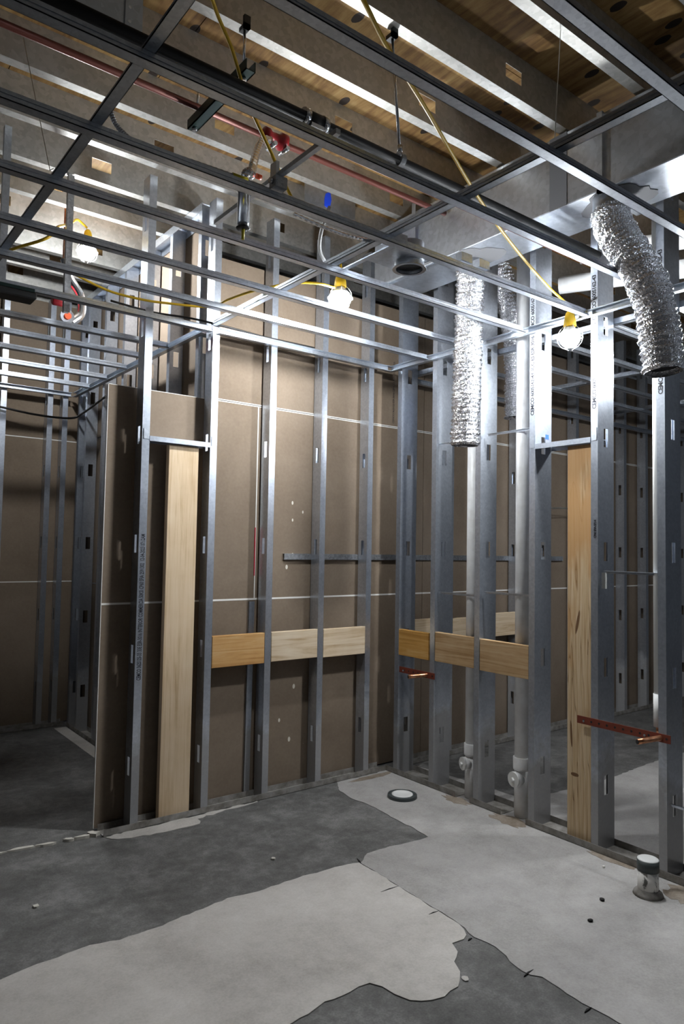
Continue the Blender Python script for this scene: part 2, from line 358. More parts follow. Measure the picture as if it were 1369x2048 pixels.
for px_, py_, rx, ry, lab in ((-.035, -.70, .05, .12, 'brown dirt at the thinner pipe foot'), (-.03, -1.11, .07, .14, 'brown dirt at the thick pipe foot'), (-.02, -1.75, .035, .16, 'brown dirt along the right wall track'), (-.07, -2.15, .12, .10, 'brown dirt behind the capped stub'), (-.16, -.06, .22, .035, 'brown dirt in the room corner')):
    pts = [(px_ + rx * math.cos(k * .2618) * random.uniform(.65, 1.1), py_ + ry * math.sin(k * .2618) * random.uniform(.65, 1.1)) for k in range(24)]
    MB().poly(pts, .0036, .0046).build('dirt_patch', 'dust', floor)
def chip(x, y, r, m, name, lab, z=.0045, h=.008):
    pts = [(x + r * random.uniform(.6, 1.1) * math.cos(k * math.pi / 4), y + r * random.uniform(.6, 1.1) * math.sin(k * math.pi / 4)) for k in range(8)]
    return tag(MB().poly(pts, z, z + h).build(name, m), lab, 'debris', 'debris on the floor')
chip(-1.398, -.747, .012, 'debris', 'concrete_chip', 'small pale chip on the dark slab below the wood blocks', .0005)
chip(-2.467, -.557, .016, 'debris', 'concrete_chip', 'pale chip on the dark slab near the left photo edge', .0005)
chip(-1.361, -1.983, .018, 'patch1', 'concrete_chip', 'pale flat chip beside the wavy concrete edge', .0005, .004)
chip(-.436, -1.954, .012, 'crack', 'dirt_clod', 'small dark clod left of the capped pipe stub')
chip(-.638, -2.027, .012, 'crack', 'dirt_clod', 'small dark clod on the grey infill, farther from the pipe stub')
chip(-.132, -1.771, .008, 'paper', 'gypsum_crumb', 'tiny white crumb near the right wall track')

# ------------------------------------------------------------------ back wall (runs along X, studs in front of brown board)
wall_a = struct('wall_back', 'open steel stud wall backed with brown gypsum board')
def u_track(b, x0, x1, y0, y1, z0, h, t=.0022):       # channel along X
    b.box(x0, x1, y0, y1, z0, z0 + t); b.box(x0, x1, y0, y0 + t, z0, z0 + h); b.box(x0, x1, y1 - t, y1, z0, z0 + h); return b
for x0, x1 in ((-1.985, -.002), (.16, 4.9)): u_track(MB(), x0, x1, -.003, .095, .001, .036).build('bottom_track', 'dusty', wall_a)
AX = [-1.843, -1.423, -1.013, -.610, -.205, .21, .617, 1.025, 1.43, 1.84, 2.26, 2.66, 3.06, 3.46, 3.87, 4.28]
stud_a = csec(3.645, .092, .044, holes=HOLES, hw=.03).mesh('stud', 'stud')
studs = []
for x in AX: studs.append(place(stud_a, 'stud', wall_a, (x, 0, .004)))
studs[0]['label'] = 'stud with a long black ink stamp on its face'
so = stamp('CEMCO 362S125-33 33E ESR-3016 INTERIOR COMMERCIA 50KSI CP60 SFIA 2591302  12-04-2023 07:12AM', studs[0], (.035, -.0005, .80), .034, rot=ROT_A); so.scale = (.52, 1, 1); so.data.offset = .0006
# furring stud behind the third stud and the white board edge above it, with a red label
fs = MB(); fs.box(0, .040, 0, .0022, 0, 1.20); fs.box(0, .0022, 0, .012, 0, 1.20); fo = fs.build('furring_strip', 'stud', wall_a, loc=(-1.083, .0985, .005)); fo.rotation_euler = (0, math.radians(.4), 0)
we = MB().box(-1.036, -1.028, .1095, .1115, 1.225, 2.44).build('gypsum_edge', 'paper', wall_a)
MB().box(-1.040, -1.033, .1080, .1092, 1.365, 1.67).build('red_label', 'label_red', we)
# gypsum boards
YB = .112
def sheet(x0, x1, z0, z1, parent=wall_a, y=YB, axis='x'):
    o = MB().box(x0, x1, y, y + .0155, z0, z1).build('drywall_sheet', 'drywall', parent); return o
def sheet_edge(x0, x1, z0, z1, y=YB, parent=wall_a):
    MB().box(x0, x1, y - .0012, y + .012, z0, z1).build('gypsum_edge', 'paper', parent)
for x0, x1 in ((-2.0, .44), (.443, 2.88), (2.883, 5.3)):
    sheet(x0, x1, .012, 1.213); sheet_edge(x0, x1, 1.213, 1.219); sheet(x0, x1, 1.224, 2.441); sheet_edge(x0, x1, 1.219, 1.224)
    sheet_edge(max(x0, -1.40) if x0 < -1.4 else x0, x1, 2.441, 2.447)
    xa = -1.395 if x0 < -1.4 else x0
    sheet(xa, x1, 2.457, 3.34); sheet_edge(xa, x1, 2.452, 2.457)
sheet_edge(-2.003, -1.9995, .012, 2.441); sheet_edge(-2.0, -1.40, 2.441, 2.444)
# boxed header over the upright board
h = MB(); h.box(-1.799, -1.425, -.004, -.001, 2.131, 2.159); h.box(-1.799, -1.425, -.001, .09, 2.156, 2.159); h.box(-1.799, -1.425, .088, .09, 2.131, 2.159)
h.build('header_track', 'stud', wall_a)
for x in (-1.838, -1.42):
    MB().box(x + .004, x + .036, -.004, -.0005, 2.14, 2.20).build('header_tab', 'tee', wall_a)

# ------------------------------------------------------------------ right wall (runs along Y, six inch studs)
wall_b = struct('wall_right', 'open steel stud wall full of pipes')
WB = [-.117, -.462, -.846, -1.256, -1.657, -2.024, -2.43, -2.84, -3.25]
stud_b = csec(3.645, .152, .041, lip=.012, holes=HOLES, hw=.038).mapped(lambda x, y, z: (y, x, z)).mesh('stud', 'stud')
bs = [place(stud_b, 'stud', wall_b, (0, y, .004)) for y in WB]
def y_track(y0, y1, x0=-.003, x1=.155, z0=.0045, h_=.036, t=.0022):
    b = MB(); b.box(x0, x1, y0, y1, z0, z0 + t); b.box(x0, x0 + t, y0, y1, z0, z0 + h_); b.box(x1 - t, x1, y0, y1, z0, z0 + h_); return b
y_track(-.66, -.004).build('bottom_track', 'dusty', wall_b)
y_track(-1.02, -.78).build('bottom_track', 'dusty', wall_b)
y_track(-3.9, -1.20).build('bottom_track', 'dusty', wall_b)
ROT_B = (math.pi / 2, -math.pi / 2, -math.pi / 2)          # on a face towards -X, reading upwards
def stamp_b(i, z, text, size=.032, sp=.9):
    o = stamp(text, bs[i], (-.0008, .010, z), size, rot=ROT_B, space=sp); o.data.offset = .0009; return o
for i, z in ((3, 2.33), (4, 2.31), (5, 2.33)):
    stamp_b(i, z, 'CEMCO 600S162-43  ICC-ES ESR 3016  CEMCO 600S162-43')
stamp_b(4, 1.62, 'CP60 SFIA 07:14', .018, .8)
bt = MB().box(.095, .125, -1.2575, -1.2565, 2.205, 2.232).build('blue_tape', 'blue', wall_b)
hb = MB(); hb.box(-.004, -.001, -1.615, -1.258, 2.137, 2.166); hb.box(-.001, .15, -1.615, -1.258, 2.163, 2.166); hb.box(.148, .15, -1.615, -1.258, 2.137, 2.166)
hb.build('header_track', 'stud', wall_b)
for y in (-1.25, -1.652): MB().box(-.004, -.0005, y, y + .030, 2.145, 2.215).build('header_tab', 'tee', wall_b)
# doubled corner stud
place(csec(3.645, .092, .041, holes=HOLES).mapped(lambda x, y, z: (y, x, z)).mesh('stud', 'stud'), 'stud', wall_b, (.165, -.30, .004))

# ------------------------------------------------------------------ partition going back from the left wall end, and the far wall
wall_c = struct('wall_left', 'lit stud partition running back behind the left opening')
stud_c = csec(3.645, .092, .041, holes=HOLES).mapped(lambda x, y, z: (y, x, z)).mesh('stud', 'stud')
for y in (.135, .56, .97, 1.38, 1.79, 2.20, 2.40): place(stud_c, 'stud', wall_c, (-1.45, y, .004))
y_track(.13, 2.44, -1.453, -1.355, .001).build('bottom_track', 'dusty', wall_c)
y_track(.13, 2.44, -1.456, -1.352, 3.655, -.05).build('top_track', 'tee', wall_c)
for y0, y1 in ((.14, 1.30), (1.305, 2.52)):
    for z0, z1 in ((.012, 1.214), (1.222, 2.440), (2.450, 3.64)):
        MB().box(-1.345, -1.33, y0, y1, z0, z1).build('drywall_sheet', 'drywall', wall_c)
MB().box(-1.56, -1.46, .14, 2.42, .0005, .004).build('mortar_strip', 'patch1', wall_c)

wall_d = struct('wall_far', 'dark far wall of the left space')
for x in (-4.4, -4.0, -3.6, -3.2, -2.8, -2.42, -2.055, -1.687, -1.562): place(stud_a, 'stud', wall_d, (x, 2.5, .004))
u_track(MB(), -5.2, -1.46, 2.497, 2.595, .001, .036).build('bottom_track', 'dusty', wall_d)
for x0, x1 in ((-5.2, -3.6), (-3.597, -1.355)):
    for z0, z1 in ((.012, 1.214), (1.222, 2.440), (2.450, 3.64)):
        sheet(x0, x1, z0, z1, wall_d, 2.605)
    for z in (1.214, 2.440): sheet_edge(x0, x1, z, z + .008, 2.605, wall_d)
for i, x in enumerate((-2.055, -1.687, -1.562)):
    stamp('CEMCO 362S125 ESR-3016 CEMCO 362S125 ESR-3016', wall_d.children[6 + i], (.034, -.0005, 2.45), .024, rot=ROT_A, space=.8)

# ------------------------------------------------------------------ ceiling: joists and plywood deck
ceil = struct('ceiling', 'steel joists carrying a stained plywood deck')
ZJ, DJ = 3.66, .203
JY = [.30 + .4064 * k for k in range(-13, 8)]
holes_j = [.45 + 1.22 * k for k in range(10)]
jo = csec(11.0, DJ, .051, lip=.014, t=.0025, holes=[h_ for h_ in holes_j], hw=.064, hl=.115).mapped(lambda x, y, z: (z, x, y))
jme = jo.mesh('joist', 'joist')
for i, y in enumerate(JY): place(jme, 'joist', ceil, (-6.5 + (.37 * (i * 7 % 5)) % .9, y, ZJ))
for ix in range(5):
    for iy in range(5):
        x0 = -7.5 + 2.44 * ix + (.6 if iy % 2 else 0); y0 = -5.3 + 1.22 * 2 * iy
        for k in range(2): MB().box(x0, x0 + 2.436, y0 + 1.22 * k, y0 + 1.22 * k + 1.216, ZJ + DJ + .0005, ZJ + DJ + .019).build('plywood_sheet', 'ply', ceil)

# ------------------------------------------------------------------ suspended grid
grid = thing('ceiling_grid', 'suspended galvanized ceiling grid of crossing channels below the joists', 'ceiling grid')
ZG = 2.82
def tee_mesh(L, ax, wd=.036, ht=.038):
    b = MB(); b.box(0, L, -wd / 2, wd / 2, 0, .003); b.box(0, L, -wd / 2, -wd / 2 + .002, 0, .007); b.box(0, L, wd / 2 - .002, wd / 2, 0, .007)
    b.box(0, L, -.0012, .0012, .003, ht); b.box(0, L, -.0035, .0035, ht - .012, ht)
    if ax == 'y': b.mapped(lambda x, y, z: (-y, x, z))
    return b
def tee(name, ax, a0, a1, at, z=ZG, **kw):
    b = tee_mesh(a1 - a0, ax, **kw)
    return b.build(name, 'tee', grid, loc=(a0, at, z) if ax == 'x' else (at, a0, z))
for y in (-3.64, -3.235, -2.83, -2.424, -2.02, -1.605, -1.195, -.775, -.395): tee('cross_tee', 'x', -5.5, -.034, y)
for y in (.0, .50, .85, 1.22, 1.63, 2.04): tee('cross_tee', 'x', -5.5, -1.49 if y else -1.44, y)
for x in (-5.1, -3.9, -2.665, -1.43): tee('main_tee', 'y', -4.9, -.02, x, ZG + .0385)
def wall_channel(ax, a0, a1, at, s, z=ZG - .005):        # angle: flat leg sticking out towards side s, upright leg on the wall
    b = MB(); b.box(a0, a1, at, at + s * .034, z, z + .0025); b.box(a0, a1, at, at + s * .0025, z, z + .036); b.box(a0, a1, at, at + s * .034, z + .0335, z + .036)
    if ax == 'y': b.mapped(lambda x, y, z_: (y, x, z_))
    b.build('wall_channel', 'tee', grid)
wall_channel('x', -1.40, -.036, -.002, -1)
wall_channel('y', -4.9, -.003, -.002, -1)
wall_channel('y', .02, 2.47, -1.458, -1)
wall_channel('x', -5.2, -1.50, 2.49, -1)
# grid of the neighbouring room, seen through the right wall
wall_channel('x', .19, 4.8, -.002, -1, 2.765)
wall_channel('y', -3.9, -.04, .158, 1, 2.80)
for y in (-.40, -.76, -1.17, -1.58, -1.98, -2.4): tee('cross_tee', 'x', .46 if y == -.76 else .195, 4.8, y)
for x in (1.5, 2.75): tee('main_tee', 'y', -3.9, -.04, x, ZG + .0385)
# ------------------------------------------------------------------ wooden boards and blocks
def board(name, lab, m, x0, x1, y0, y1, z0, z1, group=None):
    o = MB().box(x0, x1, y0, y1, z0, z1).build(name, m, bevel=.002); return tag(o, lab, 'board', group)
board('upright_board', 'tall pale wooden board standing between the two studs under the left header', 'wood_v', -1.668, -1.482, .028, .066, .006, 2.128)
board('upright_board', 'tall knotty stained wooden board standing under the right wall header', 'wood_k', .028, .066, -1.600, -1.452, .010, 2.135)
board('wood_block', 'orange-brown wooden block with a chipped lower edge in the left wall', 'wood_xo', -1.376, -1.016, -.002, .036, .830, 1.016, 'wood blocks in the back wall')
board('wood_block', 'pale wooden block between the orange block and the one nearest the corner', 'wood_x', -.966, -.612, -.002, .036, .834, 1.016, 'wood blocks in the back wall')
board('wood_block', 'pale wooden block in the back wall nearest the room corner', 'wood_x', -.563, -.207, -.002, .036, .828, 1.012, 'wood blocks in the back wall')
board('wood_block', 'orange wooden block with a split top beside the room corner', 'wood_yo', .001, .038, -.407, -.076, .818, .995, 'wood blocks in the right wall')
board('wood_block', 'tan wooden block in the middle bay of the right wall', 'wood_y', .001, .038, -.803, -.465, .822, 1.011, 'wood blocks in the right wall')
board('wood_block', 'tan wooden block in front of the thick white pipe', 'wood_y', .001, .038, -1.213, -.849, .818, 1.008, 'wood blocks in the right wall')
for i, (x0, x1, zz) in enumerate(((.256, .615, .94), (.663, 1.022, .93), (1.071, 1.428, .95))):
    board('wood_block', ['dim wooden block behind the orange corner block, seen through the right wall', 'dim wooden block behind the thinner white pipe, seen through the right wall', 'dim wooden block just left of the thick white pipe, seen through the right wall'][i], 'wood_x', x0, x1, -.002, .036, zz - .09, zz + .095, 'wood blocks beyond the right wall')

# ------------------------------------------------------------------ horizontal channel on the back wall
b = MB(); b.box(-.822, 2.2, .0935, .0955, 1.468, 1.507); b.box(-.822, 2.2, .0955, .1105, 1.505, 1.507); b.box(-.822, 2.2, .0955, .1105, 1.468, 1.470)
tag(b.build('bracing_channel', 'steel'), 'dark horizontal bracing channel fixed across the brown board', 'metal channel')

# ------------------------------------------------------------------ pipes in the right wall
def pvc_stack(name, lab, cx, cy, r, z1, zt, co_dir):
    t = thing(name, lab, 'pipe')
    MB().cyl((cx, cy, zt + .10), (cx, cy, z1), r, 28).build('pipe_shaft', 'pvc', t)
    MB().lathe([(r * 1.0, -.01), (r * 1.16, -.01), (r * 1.18, .0), (r * 1.18, .06), (r * 1.14, .062), (r * .9, .062)], (cx, cy, zt + .06), 28).build('coupling', 'pvc', t)
    MB().cyl((cx, cy, .006), (cx, cy, zt + .07), r * 1.02, 28).build('tee_body', 'pvc', t)
    d = Vector((co_dir[0], co_dir[1], 0)).normalized(); c = Vector((cx, cy, zt))
    co = MB(); co.cyl(c + d * (r * .5), c + d * (r * 1.35), r * .95, 24); o = co.build('cleanout_hub', 'pvc', t)
    p = MB(); p.ring(c + d * (r * 1.35), d, r * .2, r * .98, .012, 28); p.cyl(c + d * (r * 1.3), c + d * (r * 1.42), r * .8, 24)
    p.build('cleanout_plug', 'white', o)
    q = MB(); side = d.cross(Vector((0, 0, 1))); a0 = c + d * (r * 1.42)
    q.tube([a0, a0 + d * .022], r * .28, 4, smooth=False); q.build('plug_nut', 'white', o)
    return t
pvc_stack('waste_pipe', 'thick white upright plastic pipe with a cleanout near the floor', .085, -1.107, .0445, 3.6, .225, (-1, .12))
pvc_stack('waste_pipe', 'thinner white upright plastic pipe behind the hanging flexible duct', .085, -.716, .041, 3.0, .215, (-1, .35))
t = thing('water_pipe', 'narrow white pipe tight beside the stud at the right photo edge', 'pipe')
MB().cyl((.05, -1.957, .705), (.05, -1.957, 3.5), .0215, 20).build('pipe_shaft', 'white', t)
MB().cyl((.05, -1.957, .70), (.05, -1.957, .86), .0235, 20).build('coupling', 'white', t)
MB().cyl((.05, -1.957, .668), (.05, -1.957, .702), .012, 14).build('brass_stub', 'copper', t)
# upper horizontal white pipes in the next room
for z, y, lab in ((3.25, -1.1, 'horizontal pale plastic pipe high beyond the right wall'), (3.40, -1.25, 'upper horizontal pale plastic pipe beyond the right wall')):
    MB_ = MB().cyl((.45, y, z), (1.2, y - 1.6, z - .03), .055, 22); tag(MB_.build('drain_pipe', 'pvc'), lab, 'pipe')

def copper_stub(lab, y0, y1, ys, z, zt):
    t = thing('copper_stub', lab, 'pipe stub', 'copper stubs on the right wall')
    s = MB(); s.box(-.0035, -.0005, y0, y1, z - .02, z + .02); so_ = s.build('red_strap', 'redstrap', t)
    n = int((y1 - y0) / .045)
    hm = MB().cyl((-.0042, 0, 0), (-.0036, 0, 0), .006, 10).mesh('strap_hole', 'black')
    for k in range(n): place(hm, 'strap_hole', so_, (0, y0 + .02 + k * .045, z))
    MB().tube(smoothpath([(.05, ys, z), (.0, ys, z), (-.115, ys + .055, zt)], 4), .0135, 16).build('copper_tube', 'copper', t)
    MB().cyl((-.115, ys + .055, zt), (-.1165, ys + .0557, zt), .0112, 14).build('tube_bore', 'black', t)
    for yy in (y0 + .13, y1 - .04) if y1 - y0 > .4 else (y1 - .04,): MB().cyl((-.0075, yy, z - .004), (-.0036, yy, z - .004), .006, 8).build('screw', 'chrome', t)
    return t
copper_stub('copper pipe stub on a red perforated strap at the right photo edge', -2.045, -1.535, -1.995, .662, .648)
copper_stub('copper pipe stub on a red strap below the orange corner block', -.47, -.13, -.395, .722, .712)

def bracket(lab, y0, y1, z, x=.033, drop=0):
    t = thing('pipe_bracket', lab, 'bracket', 'pipe brackets on the right wall')
    b = MB(); b.box(x - .012, x, y0, y1, z - .0015, z + .0015); b.box(x - .0025, x, y0, y1, z - .012, z + .0015); b.build('slotted_bar', 'tee', t)
    if drop:
        MB().box(x + .004, x + .03, y0 - .002, y0 + .0, z - drop, z).build('bent_tab', 'tee', t)
    return t
bracket('slotted bar bracket across the thinner white pipe at chest height', -.834, -.474, 1.272)
bracket('slotted bar bracket across the thick white pipe at chest height', -1.222, -.866, 1.298)
bracket('short slotted bar bracket touching the lower end of the hanging flexible duct', -.60, -.468, 2.255)
bracket('slotted bar bracket with a bent tab, high on the thick white pipe', -1.22, -.88, 2.270, drop=.09)
bracket('slotted bar bracket between the last two studs with a paper tag', -1.975, -1.68, 1.453)
bracket('light metal bar low behind the last stud at the right photo edge', -2.42, -2.03, .352)
tag(MB().box(-.0052, -.0042, 0, .03, 0, .085).build('paper_tag', 'white', loc=(.035, -1.69, 1.36)), 'small white paper tag hanging below a slotted bar', 'tag')

# ------------------------------------------------------------------ toilet flange and pipe stub
t = thing('closet_flange', 'round dark toilet flange with a white cap set in the floor near the corner', 'flange')
c = (-.273, -.467, .004)
MB().ring(c, (0, 0, 1), .058, .092, .018, 40).build('flange_ring', 'grey_pipe', t)
MB().lathe([(.062, 0), (.066, .010), (.066, .021), (.058, .0225), (.040, .019), (.038, .017), (.006, .017)], c, 36).build('knockout_cap', 'white', t)
for k in range(6):
    a = k * math.pi / 3 + .3; MB().cyl((c[0] + .08 * math.cos(a), c[1] + .08 * math.sin(a), .0221), (c[0] + .08 * math.cos(a), c[1] + .08 * math.sin(a), .0245), .007, 8).build('bolt_slot', 'chrome', t)
t = thing('pipe_stub', 'capped white pipe stub with a dark collar rising from the floor', 'pipe stub')
c = (-.212, -2.045, .004)
MB().lathe([(.066, 0), (.062, .012), (.050, .022), (.047, .028)], c, 28).build('mortar_collar', 'dusty', t)
def stubm(nt, b):
    s2 = ramp(nt, noise(nt, coords(nt, (1, 1, .6), geo=True), 34, 4, .6), [(.52, (.72, .70, .66)), (.60, (.10, .10, .09))]); nt.links.new(s2, b.inputs['Base Color'])
M['stub'] = mat('splashed_white_pipe', (.7, .7, .66), .5, 0, stubm)
MB().cyl((c[0], c[1], .006), (c[0], c[1], .115), .045, 28).build('stub_pipe', 'stub', t)
MB().cyl((c[0], c[1], .112), (c[0], c[1], .160), .0475, 28).build('rubber_collar', 'grey_pipe', t)
MB().lathe([(.0465, 0), (.0465, .004), (.042, .007), (.03, .008)], (c[0], c[1], .158), 28).build('test_cap', 'white', t)

# ------------------------------------------------------------------ ducts
t = thing('trunk_duct', 'long rectangular galvanized trunk duct above the right wall', 'duct')
X0, X1, Z0, Z1 = -.425, -.11, 3.25, 3.62
for y0, y1 in ((-5.2, -3.35), (-3.345, -1.95), (-1.945, -.30)):
    MB().box(X0, X1, y0, y1, Z0, Z1).build('duct_section', 'duct', t, bevel=.004)
for y in (-3.35, -1.95):
    f_ = MB(); f_.box(X0 - .018, X1 + .018, y - .012, y + .017, Z0 - .018, Z0 - .0005); f_.box(X0 - .018, X0 - .0005, y - .012, y + .017, Z0 - .018, Z1); f_.build('joint_flange', 'duct', t)
def mastic(y0, y1, name='sealant_smear'):
    pts = []
    cx, cy = (X0 + X1) / 2, (y0 + y1) / 2
    for k in range(26):
        th = 2 * math.pi * k / 26; q = random.uniform(.9, 1.06) + .12 * math.sin(3 * th + y0); pts.append((cx - .01 + .135 * math.cos(th) * q, cy + (y1 - y0) / 2 * math.sin(th) * q))
    MB().poly(pts, Z0 - .0035, Z0 - .0003).build(name, 'mastic', t)
mastic(-2.12, -1.76); mastic(-1.22, -.90)
MB().box(X0 - .003, X0 - .0005, -1.76, -1.66, Z0, Z1).build('sealant_smear', 'mastic', t)
def flex(name, lab, path, r, collar=None, seg=26):
    t = thing(name, lab, 'flexible duct', 'foil flexible ducts')
    pts = smoothpath(path, 24)
    L = [0]
    for i in range(1, len(pts)): L.append(L[-1] + (pts[i] - pts[i - 1]).length)
    n = int(L[-1] / .0065); out = []; j = 0
    for k in range(n + 1):
        s_ = L[-1] * k / n
        while j < len(L) - 2 and L[j + 1] < s_: j += 1
        out.append(pts[j].lerp(pts[j + 1], (s_ - L[j]) / max(1e-6, L[j + 1] - L[j])))
    rnd = random.Random(len(lab)); nz = {}
    def rf(i, j):
        if (i, j) not in nz: nz[(i, j)] = rnd.uniform(-.0035, .0035)
        return nz[(i, j)]
    rr = [r + (.0045 if i % 4 < 2 else -.0035) + .003 * math.sin(i * .61) + .002 * math.sin(i * .17 + 1) for i in range(len(out))]
    b = MB().tube(out, rr, seg, caps=False, smooth=False, r_fn=rf); b.build('foil_hose', 'foil', t)
    d = (out[-1] - out[-3]).normalized()
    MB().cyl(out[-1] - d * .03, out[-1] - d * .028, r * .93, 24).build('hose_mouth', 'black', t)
    if collar:
        a, c2 = Vector(collar[0]), Vector(collar[1]); MB().cyl(a, c2, r * .97, 28).build('duct_collar', 'duct', t)
        MB().tube([c2 - (c2 - a) * .3, c2 - (c2 - a) * .12], r * 1.02, 28).build('clamp_band', 'chrome', t)
    return t
flex('flexible_duct', 'wide curving foil flexible duct hanging at the right photo edge', [(-.33, -1.935, 3.17), (-.345, -1.96, 3.09), (-.38, -2.02, 2.99), (-.40, -2.105, 2.86), (-.40, -2.175, 2.70), (-.40, -2.21, 2.53), (-.40, -2.23, 2.335)], .083, ((-.33, -1.935, 3.252), (-.33, -1.935, 3.14)))
flex('flexible_duct', 'straight foil flexible duct hanging in front of the thinner white pipe', [(-.255, -.985, 3.20), (-.24, -.965, 3.10), (-.22, -.943, 2.94), (-.22, -.933, 2.72), (-.22, -.923, 2.442), (-.22, -.914, 2.17)], .081, ((-.258, -.99, 3.252), (-.256, -.987, 3.17)))
flex('flexible_duct', 'thin sliver of foil flexible duct behind the thick white pipe', [(.26, -.70, 3.55), (.30, -.76, 3.35), (.35, -.80, 3.1), (.36, -.832, 2.8), (.36, -.836, 2.42)], .075)
flex('flexible_duct', 'shadowed foil flexible duct behind the wide curving one', [(-.06, -1.80, 3.28), (-.03, -1.86, 3.12), (.06, -1.85, 2.98), (.22, -1.85, 2.90)], .07)
# box duct at the top of the photograph
t = thing('box_duct', 'rectangular duct end with rivets at the upper photo edge', 'duct')
MB().box(-5.5, -2.50, -1.50, -1.40, 3.29, 3.60).build('duct_body', 'duct', t, bevel=.003)
MB().box(-2.55, -2.49, -1.508, -1.5005, 3.285, 3.60).build('end_strip', 'duct', t)
for k in range(6): MB().cyl((-2.535, -1.5095, 3.31 + .05 * k), (-2.535, -1.508, 3.31 + .05 * k), .006, 8).build('rivet', 'chrome', t)

# ------------------------------------------------------------------ sprinkler piping
t = thing('sprinkler_pipe', 'long black steel sprinkler pipe crossing above the grid', 'pipe')
MB().cyl((-5.5, -1.68, 3.145), (-.03, -1.68, 3.128), .0215, 20).build('black_tube', 'black_pipe', t)
for x in (-1.93, -1.845): MB().cyl((x - .011, -1.68, 3.137), (x + .011, -1.68, 3.137), .031, 20).build('coupling_ring', 'chrome', t)
MB().cyl((-1.93, -1.68, 3.137), (-1.845, -1.68, 3.137), .028, 20).build('coupling_body', 'black', t)
MB().box(-1.915, -1.86, -1.705, -1.655, 3.098, 3.112).build('coupling_bolt', 'chrome', t)
tag(MB().cyl((-5.5, -1.625, 3.108), (-.05, -1.625, 3.098), .011, 14).build('copper_line', 'redpipe'), 'thin copper line tight below the black sprinkler pipe', 'pipe')
tag(MB().cyl((-5.5, -.957, 3.495), (-.45, -.957, 3.495), .015, 14).build('branch_pipe', 'redpipe'), 'thin red-brown branch pipe resting on the dark green strut', 'pipe')
t2 = thing('sprinkler_hose', 'red fitting with a braided silver hose and chrome sprinkler drop', 'sprinkler', 'sprinkler drops')
MB().lathe([(.022, -.066), (.038, -.06), (.038, -.036), (.030, -.026), (.030, .022), (.041, .031), (.041, .06), (.022, .067)], (-1.615, -.957, 3.50), 18, 'x').build('red_fitting', 'red', t2)
for q in (-.015, .055): MB().cyl((-1.615 + q, -.995, 3.46), (-1.615 + q, -.92, 3.46), .011, 8).build('fitting_bolt', 'chrome', t2)
hp = smoothpath([(-1.65, -.975, 3.475), (-1.732, -1.053, 3.41), (-1.815, -1.155, 3.30), (-1.895, -1.265, 3.18), (-1.962, -1.36, 3.07), (-1.996, -1.41, 3.005), (-2.018, -1.432, 3.000), (-2.036, -1.436, 2.985), (-2.041, -1.436, 2.945), (-2.041, -1.436, 2.90)], 8)
MB().tube(hp, [.0150 + (.0025 if i % 2 else 0) for i in range(len(hp))], 14, smooth=False).build('braided_hose', 'chrome', t2)
MB().lathe([(.016, -.135), (.024, -.118), (.024, .0), (.028, .01), (.028, .022), (.018, .03)], (-2.041, -1.436, 2.905), 20).build('reducer_barrel', 'chrome', t2)
MB().cyl((-2.041, -1.436, 2.725), (-2.041, -1.436, 2.785), .006, 10).build('sprinkler_stem', 'yellow_tag', t2)
MB().lathe([(.008, -.004), (.026, -.002), (.028, .002), (.010, .006)], (-2.041, -1.436, 2.768), 14).build('deflector', 'black', t2)
MB().cyl((-1.997, -1.45, 2.985), (-1.975, -1.45, 2.985), .010, 10).build('orange_cap', 'orange', t2)
tag(MB().box(-2.009, -1.991, -1.98, -1.125, 2.905, 2.923).build('support_bar', 'tee'), 'square metal support bar holding the chrome sprinkler drop', 'metal bar')
t = thing('bar_clamp', 'dark steel clamp gripping the square support bar', 'clamp')
MB().box(-2.025, -1.975, -1.64, -1.595, 2.862, 2.904).build('clamp_body', 'steel', t); MB().box(-2.025, -2.011, -1.64, -1.60, 2.904, 2.955).build('clamp_jaw', 'chrome', t)
MB().cyl((-2.04, -1.62, 2.885), (-2.0256, -1.62, 2.885), .01, 10).build('clamp_screw', 'chrome', t)
# second sprinkler in the left space
t2 = thing('sprinkler_hose', 'red fitting with orange capped sprinkler drop behind the left grid', 'sprinkler', 'sprinkler drops')
bx, by, bz = -2.0, .98, 3.08
MB().cyl((bx - .02, by, bz + .33), (bx - .02, by, 3.8625), .012, 10).build('drop_pipe', 'copper', t2)
MB().lathe([(.03, -.05), (.04, -.04), (.04, .03), (.03, .04)], (bx - .04, by, bz + .06), 18, 'x').build('red_fitting', 'red', t2)
MB().tube(smoothpath([(bx - .02, by, bz + .34), (bx + .02, by, bz + .22), (bx + .09, by, bz + .12), (bx + .10, by, bz), (bx + .04, by, bz - .07)], 8), .028, 14, smooth=False).build('braided_hose', 'chrome', t2)
MB().cyl((bx, by - .045, bz - .05), (bx, by - .01, bz - .05), .045, 18).build('chrome_cup', 'chrome', t2)
MB().cyl((bx, by - .06, bz - .05), (bx, by - .046, bz - .05), .022, 12).build('orange_cap', 'orange', t2)

